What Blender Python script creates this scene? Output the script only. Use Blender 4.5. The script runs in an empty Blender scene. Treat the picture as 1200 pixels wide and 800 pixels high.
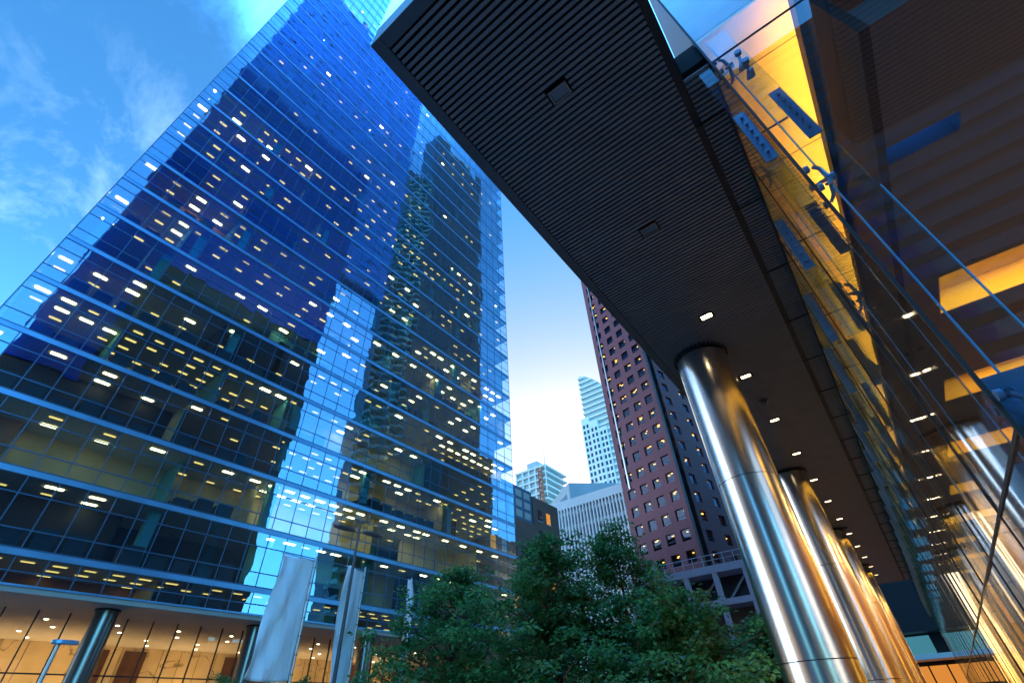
import bpy, math, random
from mathutils import Vector, Matrix, Quaternion
R = math.radians
rnd = random.Random(7)
sc = bpy.context.scene
col = sc.collection

# ------------------------------------------------------------------ camera
EYE = Vector((0, 0, 1.6))
yaw, pit, rol = 0.62097, 0.69648, -0.05299
fw = Vector((-math.sin(yaw) * math.cos(pit), math.cos(yaw) * math.cos(pit), math.sin(pit)))
rt = Vector((math.cos(yaw), math.sin(yaw), 0))
up = rt.cross(fw)
r2 = math.cos(rol) * rt + math.sin(rol) * up
u2 = -math.sin(rol) * rt + math.cos(rol) * up
cam = bpy.data.cameras.new('camera')
cam.sensor_width = 36
cam.lens = 538.9 / 1200 * 36
cam.clip_start = 0.05
cam.clip_end = 6000
cam_o = bpy.data.objects.new('camera', cam)
m = Matrix((r2, u2, -fw)).transposed().to_4x4()
m.translation = EYE
cam_o.matrix_world = m
col.objects.link(cam_o)
sc.camera = cam_o

# ------------------------------------------------------------------ sky and sun
SUN_EL, SUN_AZ = 5.0, -28.0          # degrees; azimuth measured clockwise from +Y
w = bpy.data.worlds.new('World')
sc.world = w
w.use_nodes = True
nt = w.node_tree
nt.nodes.clear()
N = lambda t, **k: nt.nodes.new(t)
out = N('ShaderNodeOutputWorld'); bg = N('ShaderNodeBackground')
sky = N('ShaderNodeTexSky'); sky.sky_type = 'NISHITA'; sky.sun_disc = False
sky.sun_elevation = R(SUN_EL); sky.sun_rotation = R(SUN_AZ)
sky.air_density = 1.1; sky.dust_density = 1.7; sky.ozone_density = 2.0
tint = N('ShaderNodeMixRGB'); tint.blend_type = 'MULTIPLY'; tint.inputs[0].default_value = 1

tw = N('ShaderNodeTexCoord'); td = N('ShaderNodeVectorMath'); td.operation = 'DOT_PRODUCT'
td.inputs[1].default_value = (-0.47, 0.88, 0.09)          # towards the afterglow
nt.links.new(tw.outputs['Generated'], td.inputs[0])
tm = N('ShaderNodeMapRange'); tm.interpolation_type = 'SMOOTHSTEP'; tm.inputs[1].default_value = 0.55; tm.inputs[2].default_value = 0.96
nt.links.new(td.outputs['Value'], tm.inputs[0])
tcx = N('ShaderNodeMixRGB'); tcx.inputs[1].default_value = (0.34, 0.90, 1.42, 1); tcx.inputs[2].default_value = (0.86, 0.76, 0.70, 1)
nt.links.new(tm.outputs[0], tcx.inputs[0]); nt.links.new(tcx.outputs[0], tint.inputs[2])
nt.links.new(sky.outputs[0], tint.inputs[1])
# thin wispy cloud: noise on the view direction, stretched
tc = N('ShaderNodeTexCoord'); mp = N('ShaderNodeMapping')
mp.inputs['Scale'].default_value = (1.3, 4.6, 6.4); mp.inputs['Rotation'].default_value = (0.3, 0.5, 0.9)
nt.links.new(tc.outputs['Generated'], mp.inputs['Vector'])
nz = N('ShaderNodeTexNoise'); nz.inputs['Scale'].default_value = 1.6; nz.inputs['Detail'].default_value = 9
nz.inputs['Roughness'].default_value = 0.62; nz.inputs['Distortion'].default_value = 0.25
nt.links.new(mp.outputs[0], nz.inputs['Vector'])
rp = N('ShaderNodeValToRGB'); rp.color_ramp.elements[0].position = 0.48; rp.color_ramp.elements[1].position = 0.82
rp.color_ramp.elements[1].color = (0.42, 0.42, 0.42, 1)
nt.links.new(nz.outputs['Fac'], rp.inputs[0])
cl = N('ShaderNodeMixRGB'); cl.inputs[2].default_value = (2.3, 3.4, 4.4, 1)
# the cloud bank only covers one quarter of the sky
dt = N('ShaderNodeVectorMath'); dt.operation = 'DOT_PRODUCT'; dt.inputs[1].default_value = (-0.86, 0.17, 0.48)
nt.links.new(tc.outputs['Generated'], dt.inputs[0])
mr = N('ShaderNodeMapRange'); mr.interpolation_type = 'SMOOTHSTEP'
mr.inputs[1].default_value = 0.80; mr.inputs[2].default_value = 0.97
nt.links.new(dt.outputs['Value'], mr.inputs[0])
mm = N('ShaderNodeMath'); mm.operation = 'MULTIPLY'
nt.links.new(rp.outputs[0], mm.inputs[0]); nt.links.new(mr.outputs[0], mm.inputs[1])
nt.links.new(mm.outputs[0], cl.inputs[0]); nt.links.new(tint.outputs[0], cl.inputs[1])
g2 = N('ShaderNodeVectorMath'); g2.operation = 'DOT_PRODUCT'; g2.inputs[1].default_value = (-0.86, -0.50, 0.10)  # added pale glow low in the sky, for a bright streak on the columns
nt.links.new(tc.outputs['Generated'], g2.inputs[0])
g3 = N('ShaderNodeMapRange'); g3.interpolation_type = 'SMOOTHSTEP'; g3.inputs[1].default_value = 0.84; g3.inputs[2].default_value = 0.99; g3.inputs[4].default_value = 0.9
nt.links.new(g2.outputs['Value'], g3.inputs[0])
cl2 = N('ShaderNodeMixRGB'); cl2.inputs[2].default_value = (4.2, 5.5, 6.6, 1)
nt.links.new(g3.outputs[0], cl2.inputs[0]); nt.links.new(cl.outputs[0], cl2.inputs[1]); cl = cl2
# sky boosted overhead and behind the viewpoint, added to light the scene
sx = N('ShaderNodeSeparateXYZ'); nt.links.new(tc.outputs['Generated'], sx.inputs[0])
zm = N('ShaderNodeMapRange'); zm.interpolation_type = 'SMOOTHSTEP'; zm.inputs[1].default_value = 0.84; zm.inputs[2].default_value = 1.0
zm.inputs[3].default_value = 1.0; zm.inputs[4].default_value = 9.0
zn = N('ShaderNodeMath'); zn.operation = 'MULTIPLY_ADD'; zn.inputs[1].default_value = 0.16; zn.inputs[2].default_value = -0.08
nt.links.new(nz.outputs['Fac'], zn.inputs[0])            # noise roughens the edge of the boost
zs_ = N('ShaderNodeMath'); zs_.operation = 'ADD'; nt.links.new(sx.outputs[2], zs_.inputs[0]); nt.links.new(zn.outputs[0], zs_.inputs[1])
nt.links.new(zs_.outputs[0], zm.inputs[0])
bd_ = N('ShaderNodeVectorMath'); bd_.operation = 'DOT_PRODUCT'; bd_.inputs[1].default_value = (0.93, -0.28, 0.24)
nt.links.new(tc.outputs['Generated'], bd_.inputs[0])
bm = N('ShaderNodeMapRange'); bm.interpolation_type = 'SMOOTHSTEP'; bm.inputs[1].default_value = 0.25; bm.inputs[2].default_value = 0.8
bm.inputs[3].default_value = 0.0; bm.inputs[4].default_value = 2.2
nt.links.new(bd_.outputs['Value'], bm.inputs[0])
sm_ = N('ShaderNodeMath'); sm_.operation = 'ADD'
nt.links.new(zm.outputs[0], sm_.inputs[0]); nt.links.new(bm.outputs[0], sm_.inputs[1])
# the lower sky away from the glow is paler and brighter than the blue above
lo_m = N('ShaderNodeMapRange'); lo_m.interpolation_type = 'SMOOTHSTEP'; lo_m.inputs[1].default_value = 0.70; lo_m.inputs[2].default_value = 0.25
lo_m.inputs[3].default_value = 0.0; lo_m.inputs[4].default_value = 0.6
nt.links.new(sx.outputs[2], lo_m.inputs[0])
inv = N('ShaderNodeMath'); inv.operation = 'SUBTRACT'; inv.inputs[0].default_value = 1.0; nt.links.new(tm.outputs[0], inv.inputs[1])
lo_k = N('ShaderNodeMath'); lo_k.operation = 'MULTIPLY'; nt.links.new(lo_m.outputs[0], lo_k.inputs[0]); nt.links.new(inv.outputs[0], lo_k.inputs[1])
sm2 = N('ShaderNodeMath'); sm2.operation = 'ADD'; nt.links.new(sm_.outputs[0], sm2.inputs[0]); nt.links.new(lo_k.outputs[0], sm2.inputs[1])
sm_ = sm2
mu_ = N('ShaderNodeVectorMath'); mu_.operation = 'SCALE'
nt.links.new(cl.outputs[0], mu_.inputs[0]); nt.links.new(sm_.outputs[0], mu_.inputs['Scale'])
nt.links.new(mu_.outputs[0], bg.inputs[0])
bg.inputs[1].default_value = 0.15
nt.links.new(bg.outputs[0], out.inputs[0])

sd = bpy.data.lights.new('sun', 'SUN'); sd.energy = 0.25; sd.angle = R(2); sd.color = (1, 0.86, 0.68)
so = bpy.data.objects.new('sun', sd); col.objects.link(so)
a, e = R(SUN_AZ), R(SUN_EL)
sdir = Vector((math.sin(a) * math.cos(e), math.cos(a) * math.cos(e), math.sin(e)))
so.rotation_euler = (-sdir).to_track_quat('-Z', 'Y').to_euler()
so.location = (0, 0, 300)

vs = sc.view_settings
vs.view_transform = 'Standard'; vs.look = 'None'; vs.gamma = 1; vs.use_curve_mapping = False
vs.exposure = 2.2
sc.render.engine = 'CYCLES'
cy = sc.cycles
cy.use_denoising = True
cy.max_bounces = 9; cy.diffuse_bounces = 3; cy.glossy_bounces = 5; cy.transmission_bounces = 6
cy.transparent_max_bounces = 24
cy.sample_clamp_indirect = 4; cy.sample_clamp_direct = 0
cy.caustics_reflective = False; cy.caustics_refractive = False

# ------------------------------------------------------------------ materials
MATS = {}
def principled(name, base, rough=0.6, metal=0.0, var=0.0, scale=3.0, emit=None, strength=0.0, bump=0.0, aniso=0.0, spec=0.5, stretch=None, island=0.0):
    if name in MATS: return MATS[name]
    mt = bpy.data.materials.new(name); mt.use_nodes = True
    t = mt.node_tree; b = t.nodes['Principled BSDF']
    b.inputs['Base Color'].default_value = (*base, 1)
    b.inputs['Roughness'].default_value = rough
    b.inputs['Metallic'].default_value = metal
    b.inputs['Specular IOR Level'].default_value = spec
    if aniso: b.inputs['Anisotropic'].default_value = aniso
    if var or bump or island:
        c = t.nodes.new('ShaderNodeTexCoord'); n = t.nodes.new('ShaderNodeTexNoise')
        n.inputs['Scale'].default_value = scale; n.inputs['Detail'].default_value = 6
        src = c.outputs['Object']
        if stretch:
            mpn = t.nodes.new('ShaderNodeMapping'); mpn.inputs['Scale'].default_value = stretch
            t.links.new(src, mpn.inputs['Vector']); src = mpn.outputs[0]
        t.links.new(src, n.inputs['Vector'])
        hs = t.nodes.new('ShaderNodeHueSaturation'); hs.inputs['Color'].default_value = (*base, 1)
        mr = t.nodes.new('ShaderNodeMapRange'); mr.inputs[1].default_value = 0.3; mr.inputs[2].default_value = 0.7
        mr.inputs[3].default_value = 1 - var; mr.inputs[4].default_value = 1 + var
        t.links.new(n.outputs['Fac'], mr.inputs[0])
        val = mr.outputs[0]
        if island:
            g = t.nodes.new('ShaderNodeNewGeometry'); m2 = t.nodes.new('ShaderNodeMapRange')
            m2.inputs[3].default_value = 1 - island; m2.inputs[4].default_value = 1 + island
            t.links.new(g.outputs['Random Per Island'], m2.inputs[0])
            mu = t.nodes.new('ShaderNodeMath'); mu.operation = 'MULTIPLY'
            t.links.new(val, mu.inputs[0]); t.links.new(m2.outputs[0], mu.inputs[1]); val = mu.outputs[0]
        t.links.new(val, hs.inputs['Value'])
        t.links.new(hs.outputs[0], b.inputs['Base Color'])
        rr = t.nodes.new('ShaderNodeMapRange'); rr.inputs[3].default_value = max(0.02, rough * (1 - var)); rr.inputs[4].default_value = min(1, rough * (1 + var))
        t.links.new(n.outputs['Fac'], rr.inputs[0]); t.links.new(rr.outputs[0], b.inputs['Roughness'])
        if bump:
            bp = t.nodes.new('ShaderNodeBump'); bp.inputs['Strength'].default_value = bump; bp.inputs['Distance'].default_value = 0.02
            t.links.new(n.outputs['Fac'], bp.inputs['Height']); t.links.new(bp.outputs[0], b.inputs['Normal'])
    if emit:
        b.inputs['Emission Color'].default_value = (*emit, 1); b.inputs['Emission Strength'].default_value = strength
    MATS[name] = mt
    return mt

def emitter(name, colr, strength):
    if name in MATS: return MATS[name]
    mt = bpy.data.materials.new(name); mt.use_nodes = True; t = mt.node_tree; t.nodes.clear()
    o = t.nodes.new('ShaderNodeOutputMaterial'); e_ = t.nodes.new('ShaderNodeEmission')
    e_.inputs[0].default_value = (*colr, 1); e_.inputs[1].default_value = strength
    t.links.new(e_.outputs[0], o.inputs[0]); MATS[name] = mt
    return mt

def glass(name, trans, refl, base_f=0.08, gain=1.2, ior=1.5, rough=0.0, wave=0.0, wscale=(1, 1, 1)):
    """thin architectural glazing: tinted see-through plus a Fresnel mirror"""
    mt = bpy.data.materials.new(name); mt.use_nodes = True; t = mt.node_tree; t.nodes.clear()
    o = t.nodes.new('ShaderNodeOutputMaterial'); mx = t.nodes.new('ShaderNodeMixShader')
    tr = t.nodes.new('ShaderNodeBsdfTransparent'); tr.inputs[0].default_value = (*trans, 1)
    gl = t.nodes.new('ShaderNodeBsdfGlossy'); gl.inputs['Color'].default_value = (*refl, 1); gl.inputs['Roughness'].default_value = rough
    fr = t.nodes.new('ShaderNodeFresnel'); fr.inputs['IOR'].default_value = ior
    # same Fresnel from both sides of the sheet
    ge = t.nodes.new('ShaderNodeNewGeometry'); lw = t.nodes.new('ShaderNodeVectorMath'); lw.operation = 'DOT_PRODUCT'
    t.links.new(ge.outputs['Incoming'], lw.inputs[0]); t.links.new(ge.outputs['Normal'], lw.inputs[1])
    ab = t.nodes.new('ShaderNodeMath'); ab.operation = 'ABSOLUTE'; t.links.new(lw.outputs['Value'], ab.inputs[0])
    om = t.nodes.new('ShaderNodeMath'); om.operation = 'SUBTRACT'; om.inputs[0].default_value = 1; t.links.new(ab.outputs[0], om.inputs[1])
    pw = t.nodes.new('ShaderNodeMath'); pw.operation = 'POWER'; pw.inputs[1].default_value = 4.2; t.links.new(om.outputs[0], pw.inputs[0])
    ma = t.nodes.new('ShaderNodeMath'); ma.operation = 'MULTIPLY_ADD'; ma.use_clamp = True
    ma.inputs[1].default_value = gain; ma.inputs[2].default_value = base_f
    t.links.new(pw.outputs[0], ma.inputs[0])
    t.nodes.remove(fr)
    if wave:                     # gentle roller-wave distortion of toughened glass
        wc = t.nodes.new('ShaderNodeTexCoord'); wm = t.nodes.new('ShaderNodeMapping'); wm.inputs['Scale'].default_value = wscale
        wn = t.nodes.new('ShaderNodeTexNoise'); wn.inputs['Scale'].default_value = 1.0; wn.inputs['Detail'].default_value = 1.5
        wb = t.nodes.new('ShaderNodeBump'); wb.inputs['Strength'].default_value = 1.0; wb.inputs['Distance'].default_value = wave
        t.links.new(wc.outputs['Object'], wm.inputs['Vector']); t.links.new(wm.outputs[0], wn.inputs['Vector'])
        t.links.new(wn.outputs['Fac'], wb.inputs['Height']); t.links.new(wb.outputs[0], gl.inputs['Normal'])
    t.links.new(ma.outputs[0], mx.inputs[0]); t.links.new(tr.outputs[0], mx.inputs[1]); t.links.new(gl.outputs[0], mx.inputs[2])
    t.links.new(mx.outputs[0], o.inputs[0]); MATS[name] = mt
    return mt

M_tglass = glass('tower_glass', (0.55, 0.80, 0.88), (0.46, 0.74, 1.0), base_f=0.32, gain=0.9, wave=0.007, wscale=(1, 0.7, 0.45))
M_sglass = glass('storefront_glass', (0.90, 0.95, 0.96), (0.85, 0.93, 1.0), base_f=0.06, gain=0.9)
M_gside = glass('lobby_side_glass', (0.80, 0.80, 0.76), (0.9, 0.95, 1.0), base_f=0.24, gain=0.75, rough=0.04, wave=0.014, wscale=(1, 0.9, 0.22))
M_lglass = glass('lobby_glass', (0.93, 0.97, 1.0), (0.9, 0.95, 1.0), base_f=0.14, gain=1.0)
M_fglass = glass('fin_glass', (0.86, 0.95, 0.97), (0.7, 0.9, 1.0), base_f=0.05, gain=0.5)
M_fedge = principled('fin_edge_glass', (0.10, 0.45, 0.80), 0.12, 0.0, spec=0.8)
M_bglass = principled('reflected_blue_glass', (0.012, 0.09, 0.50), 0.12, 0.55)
M_dglass = principled('dark_window_glass', (0.02, 0.035, 0.06), 0.06, 0.0, spec=0.9)
M_band = principled('blue_grey_aluminium_band', (0.16, 0.36, 0.58), 0.38, 0.55, var=0.12, scale=0.6)
M_mull = principled('dark_aluminium_mullion', (0.045, 0.11, 0.19), 0.4, 0.5)
M_slab = principled('office_ceiling_tile', (0.62, 0.60, 0.50), 0.9, var=0.08)
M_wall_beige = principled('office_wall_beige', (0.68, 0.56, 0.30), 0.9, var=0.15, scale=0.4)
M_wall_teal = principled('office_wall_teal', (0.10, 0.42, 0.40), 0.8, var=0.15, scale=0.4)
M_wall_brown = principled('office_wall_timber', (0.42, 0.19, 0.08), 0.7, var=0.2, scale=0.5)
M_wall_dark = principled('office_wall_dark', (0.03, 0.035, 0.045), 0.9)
M_desk = principled('office_furniture', (0.05, 0.06, 0.07), 0.7)
M_lamp1 = emitter('office_panel_light', (1.0, 0.74, 0.34), 4.0)
M_lamp2 = emitter('office_dim_light', (1.0, 0.60, 0.16), 0.55)
M_soffit = principled('lobby_soffit_plaster', (0.42, 0.38, 0.34), 0.8, var=0.06, scale=0.5)
M_marble = principled('honey_marble', (0.56, 0.42, 0.24), 0.3, var=0.22, scale=0.35)
def veins(mt, dark, scale):
    t = mt.node_tree; b = t.nodes['Principled BSDF']; src = b.inputs['Base Color'].links[0].from_socket
    c = t.nodes.new('ShaderNodeTexCoord'); n = t.nodes.new('ShaderNodeTexNoise'); n.inputs['Scale'].default_value = scale; n.inputs['Detail'].default_value = 5; n.inputs['Distortion'].default_value = 1.2
    t.links.new(c.outputs['Object'], n.inputs['Vector'])
    r = t.nodes.new('ShaderNodeValToRGB'); e = r.color_ramp.elements
    e[0].position = 0.485; e[0].color = (0, 0, 0, 1); e[1].position = 0.50; e[1].color = (1, 1, 1, 1)
    k = e.new(0.515); k.color = (0, 0, 0, 1)
    t.links.new(n.outputs['Fac'], r.inputs[0])
    m = t.nodes.new('ShaderNodeMixRGB'); m.inputs[2].default_value = (*dark, 1); t.links.new(src, m.inputs[1])
    f = t.nodes.new('ShaderNodeMath'); f.operation = 'MULTIPLY'; f.inputs[1].default_value = 0.75
    t.links.new(r.outputs[0], f.inputs[0]); t.links.new(f.outputs[0], m.inputs[0]); t.links.new(m.outputs[0], b.inputs['Base Color'])
veins(M_marble, (0.09, 0.06, 0.03), 0.22)
M_wood = principled('dark_red_timber', (0.07, 0.025, 0.015), 0.45, var=0.25, scale=1.5, stretch=(1, 1, 0.1))
M_steel = principled('brushed_stainless_steel', (0.68, 0.68, 0.68), 0.23, 1.0, var=0.22, scale=1.2, stretch=(1, 1, 0.25))
M_steel2 = principled('dull_stainless_steel', (0.17, 0.18, 0.19), 0.30, 1.0, var=0.12, scale=1.2)
M_black = principled('black_joint', (0.008, 0.008, 0.01), 0.6)
M_slat = principled('grey_metal_slat', (0.15, 0.165, 0.19), 0.45, 0.2, var=0.10, scale=1.5)
M_fascia = principled('dark_painted_fascia', (0.055, 0.075, 0.10), 0.45, 0.2, var=0.08)
M_plenum = principled('black_plenum', (0.006, 0.006, 0.007), 0.9)
M_down = emitter('downlight_lens', (1.0, 0.74, 0.40), 4.0)
M_downoff = principled('unlit_lens', (0.10, 0.16, 0.22), 0.15, 0.0)
M_gold = emitter('luminous_gold_ceiling', (1.0, 0.48, 0.05), 12.0)
M_cove = emitter('gold_cove_light', (1.0, 0.50, 0.04), 2.4)
M_slotsky = emitter('slot_sky_glow', (0.01, 0.13, 0.60), 0.9)  # sky-coloured glow put into an unlit slot, no lamp
M_bulk = principled('grey_brown_panel', (0.045, 0.040, 0.042), 0.9, var=0.06, scale=0.7)
M_ceil = principled('dark_lobby_ceiling', (0.13, 0.135, 0.16), 0.85, var=0.06, scale=0.7)
M_lwood = principled('lobby_timber_wall', (0.30, 0.13, 0.04), 0.35, var=0.3, scale=0.8, stretch=(1, 1, 0.15))
M_plate = principled('splice_plate_steel', (0.10, 0.20, 0.34), 0.35, 0.7, var=0.1)
M_bolt = principled('black_bolt', (0.02, 0.025, 0.03), 0.4, 0.6)
M_red = principled('red_granite', (0.24, 0.068, 0.085), 0.7, var=0.16, scale=0.35)
M_redwin = glass('granite_tower_window_glass', (0.45, 0.52, 0.60), (0.36, 0.42, 0.62), base_f=0.06, gain=0.6)
M_redlamp = emitter('granite_tower_lamp', (1.0, 0.52, 0.09), 1.2)
M_pink = principled('pinkish_painted_steel', (0.46, 0.36, 0.42), 0.6, var=0.06)
M_conc = principled('pale_concrete', (0.42, 0.45, 0.46), 0.85, var=0.08, scale=0.2)
M_finwhite = principled('white_concrete_fin', (0.72, 0.77, 0.78), 0.8, var=0.05, scale=0.2)
M_brick = principled('brown_brick', (0.17, 0.105, 0.085), 0.85, var=0.15, scale=0.4)
M_condo = principled('pale_condo_concrete', (0.86, 0.80, 0.72), 0.8, var=0.05)
M_condoglass = principled('pale_condo_glass', (0.46, 0.50, 0.48), 0.25, 0.0, spec=0.6)
M_orange = principled('orange_steel', (0.55, 0.12, 0.03), 0.7)
M_cloth = principled('white_banner_cloth', (0.90, 0.93, 0.96), 0.75, var=0.04, scale=1.1, bump=0.9, stretch=(1, 2.2, 0.7))
M_cloth.node_tree.nodes['Bump'].inputs['Distance'].default_value = 0.12
M_pole = principled('grey_painted_pole', (0.10, 0.115, 0.13), 0.45, 0.4)
M_polel = principled('aluminium_pole', (0.42, 0.46, 0.50), 0.35, 0.8)
M_bark = principled('brown_bark', (0.16, 0.085, 0.05), 0.95, var=0.3, scale=9, bump=0.5)
def leafmat(name, base):
    mt = principled(name, base, 0.45, var=0.25, scale=0.9, island=0.5)
    t = mt.node_tree; b = t.nodes['Principled BSDF']; o = [n for n in t.nodes if n.type == 'OUTPUT_MATERIAL'][0]
    tl = t.nodes.new('ShaderNodeBsdfTranslucent'); mx = t.nodes.new('ShaderNodeMixShader'); mx.inputs[0].default_value = 0.5
    t.links.new(b.inputs['Base Color'].links[0].from_socket, tl.inputs['Color'])
    t.links.new(b.outputs[0], mx.inputs[1]); t.links.new(tl.outputs[0], mx.inputs[2]); t.links.new(mx.outputs[0], o.inputs[0])
    return mt
M_leaf = leafmat('green_leaf', (0.085, 0.290, 0.085))
M_leaf2 = leafmat('yellowish_leaf', (0.130, 0.260, 0.080))
M_pave = principled('plaza_paving', (0.26, 0.24, 0.22), 0.55, var=0.15, scale=0.7)
M_asph = principled('asphalt', (0.05, 0.05, 0.052), 0.7, var=0.2, scale=2)
M_kerb = principled('kerb_stone', (0.30, 0.29, 0.28), 0.8, var=0.1)
M_paint = principled('road_paint', (0.75, 0.75, 0.72), 0.7, var=0.1)
M_lining = principled('cream_cove_lining', (0.75, 0.62, 0.36), 0.8)
M_far = principled('dark_far_facade', (0.008, 0.010, 0.015), 0.55, 0.0, var=0.2, scale=0.3)
M_cyan = emitter('lit_cyan_window', (0.10, 0.42, 0.55), 0.12)
M_white = principled('white_painted_edge', (0.75, 0.75, 0.74), 0.5)
M_shop = emitter('shopfront_glow', (1.0, 0.36, 0.06), 0.16)
M_bal = principled('balcony_slab', (0.22, 0.52, 0.56), 0.7, var=0.1)
M_scon = principled('condo_dark_wall', (0.012, 0.04, 0.07), 0.5, var=0.1)
M_gravel = principled('soil', (0.06, 0.045, 0.03), 0.95)

# ------------------------------------------------------------------ mesh helpers
class MB:
    def __init__(s): s.v = []; s.f = []; s.m = []
    def quad(s, a, b, c, d, mi=0):
        n = len(s.v); s.v += [tuple(a), tuple(b), tuple(c), tuple(d)]; s.f.append((n, n + 1, n + 2, n + 3)); s.m.append(mi); return s
    def poly(s, pts, mi=0):
        n = len(s.v); s.v += [tuple(p) for p in pts]; s.f.append(tuple(range(n, n + len(pts)))); s.m.append(mi); return s
    def box(s, x0, x1, y0, y1, z0, z1, mi=0):
        n = len(s.v)
        s.v += [(x0, y0, z0), (x1, y0, z0), (x1, y1, z0), (x0, y1, z0), (x0, y0, z1), (x1, y0, z1), (x1, y1, z1), (x0, y1, z1)]
        for q in ((0, 3, 2, 1), (4, 5, 6, 7), (0, 1, 5, 4), (1, 2, 6, 5), (2, 3, 7, 6), (3, 0, 4, 7)):
            s.f.append(tuple(n + i for i in q)); s.m.append(mi)
        return s
    def obox(s, c, ux, uy, uz, mi=0):
        """oriented box: centre and three half-extent vectors"""
        c, ux, uy, uz = Vector(c), Vector(ux), Vector(uy), Vector(uz); n = len(s.v)
        for sz in (-1, 1):
            for sx, sy in ((-1, -1), (1, -1), (1, 1), (-1, 1)):
                s.v.append(tuple(c + sx * ux + sy * uy + sz * uz))
        for q in ((0, 3, 2, 1), (4, 5, 6, 7), (0, 1, 5, 4), (1, 2, 6, 5), (2, 3, 7, 6), (3, 0, 4, 7)):
            s.f.append(tuple(n + i for i in q)); s.m.append(mi)
        return s
    def cyl(s, p0, p1, r0, r1=None, n=24, caps=True, mi=0):
        r1 = r0 if r1 is None else r1
        p0, p1 = Vector(p0), Vector(p1); d = (p1 - p0).normalized()
        a = d.orthogonal().normalized(); b = d.cross(a); k = len(s.v)
        for i in range(n):
            t = 2 * math.pi * i / n; o = a * math.cos(t) + b * math.sin(t)
            s.v.append(tuple(p0 + o * r0)); s.v.append(tuple(p1 + o * r1))
        for i in range(n):
            j = (i + 1) % n; s.f.append((k + 2 * i, k + 2 * j, k + 2 * j + 1, k + 2 * i + 1)); s.m.append(mi)
        if caps:
            s.f.append(tuple(k + 2 * i for i in range(n))[::-1]); s.m.append(mi)
            s.f.append(tuple(k + 2 * i + 1 for i in range(n))); s.m.append(mi)
        return s
    def tube(s, pts, rads, n=8, mi=0):
        for i in range(len(pts) - 1): s.cyl(pts[i], pts[i + 1], rads[i], rads[i + 1], n, i in (0, len(pts) - 2), mi)
        return s
    def prism(s, poly, z0, z1, mi=0):
        n = len(poly); k = len(s.v)
        s.v += [(x, y, z0) for x, y in poly] + [(x, y, z1) for x, y in poly]
        s.f.append(tuple(range(k, k + n))[::-1]); s.m.append(mi); s.f.append(tuple(range(k + n, k + 2 * n))); s.m.append(mi)
        for i in range(n):
            j = (i + 1) % n; s.f.append((k + i, k + j, k + n + j, k + n + i)); s.m.append(mi)
        return s
    def build(s, name, mats, parent=None, smooth=False, loc=None, bevel=0):
        me = bpy.data.meshes.new(name)
        base = loc if loc is not None else (parent['_b'] if parent else (0, 0, 0))
        bx, by, bz = base
        me.from_pydata([(x - bx, y - by, z - bz) for x, y, z in s.v], [], s.f)
        if not isinstance(mats, (list, tuple)): mats = [mats]
        for q in mats: me.materials.append(q)
        if len(mats) > 1: me.polygons.foreach_set('material_index', s.m)
        if smooth:
            me.polygons.foreach_set('use_smooth', [True] * len(s.f))
            if smooth == 'angle': me.set_sharp_from_angle(angle=R(40))
        me.update()
        o = bpy.data.objects.new(name, me); col.objects.link(o)
        if parent: o.parent = parent; BASE[o.name] = base; o['_b'] = base
        else: o.location = base; o['_b'] = base
        if bevel:
            bv = o.modifiers.new('bevel', 'BEVEL'); bv.width = bevel; bv.segments = 2; bv.limit_method = 'ANGLE'
        return o
BASE = {}
def thing(name, label, cat, loc, group=None):
    o = bpy.data.objects.new(name, None); o.location = loc; o['_b'] = tuple(loc); o.empty_display_size = 0.2
    col.objects.link(o); tag(o, label, cat, group); return o
def tag(o, label=None, cat=None, group=None, kind=None):
    if label: o['label'] = label
    if cat: o['category'] = cat
    if group: o['group'] = group
    if kind: o['kind'] = kind
    return o
def copy_tree(o, parent=None):
    c = o.copy(); col.objects.link(c)
    if parent: c.parent = parent
    for ch in list(o.children): copy_tree(ch, c)
    return c

# ------------------------------------------------------------------ ground
g = MB(); g.quad((-3000, -3000, -0.15), (3000, -3000, -0.15), (3000, 3000, -0.15), (-3000, 3000, -0.15))
tag(g.build('ground', M_asph), kind='structure')
g = MB(); g.box(-18, 11.9, -30, 52, -0.14, 0.0); tag(g.build('plaza', M_pave), kind='structure')
g = MB(); g.box(-60, -30.5, -30, 56, -0.14, 0.0); tag(g.build('pavement', M_pave), kind='structure')
g = MB(); g.box(-18.25, -18.003, -30, 52, -0.14, 0.012); g.box(-30.497, -30.25, -30, 56, -0.14, 0.012)
tag(g.build('kerb', M_kerb), kind='structure')
g = MB()
for i in range(26): g.box(-24.08, -23.92, -24 + i * 3.2, -22.2 + i * 3.2, -0.1459, -0.1455)
tag(g.build('lane_marking', M_paint), kind='structure')

# ------------------------------------------------------------------ big glass office tower
TX, TY0, TY1, TYS = -40.0, -2.75, 54.25, 11.6
FZ, FH = 10.65, 4.33
tower = thing('glass_office_tower', 'very tall blue glass office tower with lit floors filling the left of the view', 'office tower', (TX - 10, 25, 0))
ys = [TY0]
while ys[-1] + 1.6 < 41: ys.append(ys[-1] + 1.6)
nleft = len(ys); 
rem = TY1 - ys[-1]; k = round(rem / 2.0)
for i in range(k): ys.append(ys[-1] + rem / k)
ys_up = [y for y in ys if y <= TYS - 0.5] + [TYS]
NLOW, NTOP = 23, 37
WALLS = [M_wall_beige, M_wall_teal, M_wall_brown, M_wall_dark, M_slab, M_desk]
nlight = 0
far_light = MB(); far_dim = MB()
def floor_light(lb, dim, x, y, sx, sy, z):
    global nlight
    b = far_dim if dim else far_light
    q = ((x - sx, y - sy, z), (x + sx, y - sy, z), (x + sx, y + sy, z), (x - sx, y + sy, z))
    if nlight < 96 and not dim and y > -2 and lb < 8:
        nlight += 1
        MB().box(x - sx, x + sx, y - sy, y + sy, z, z + 0.03).build('ceiling_light', M_lamp1, tower)
    else: b.quad(q[0], q[3], q[2], q[1])
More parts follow.
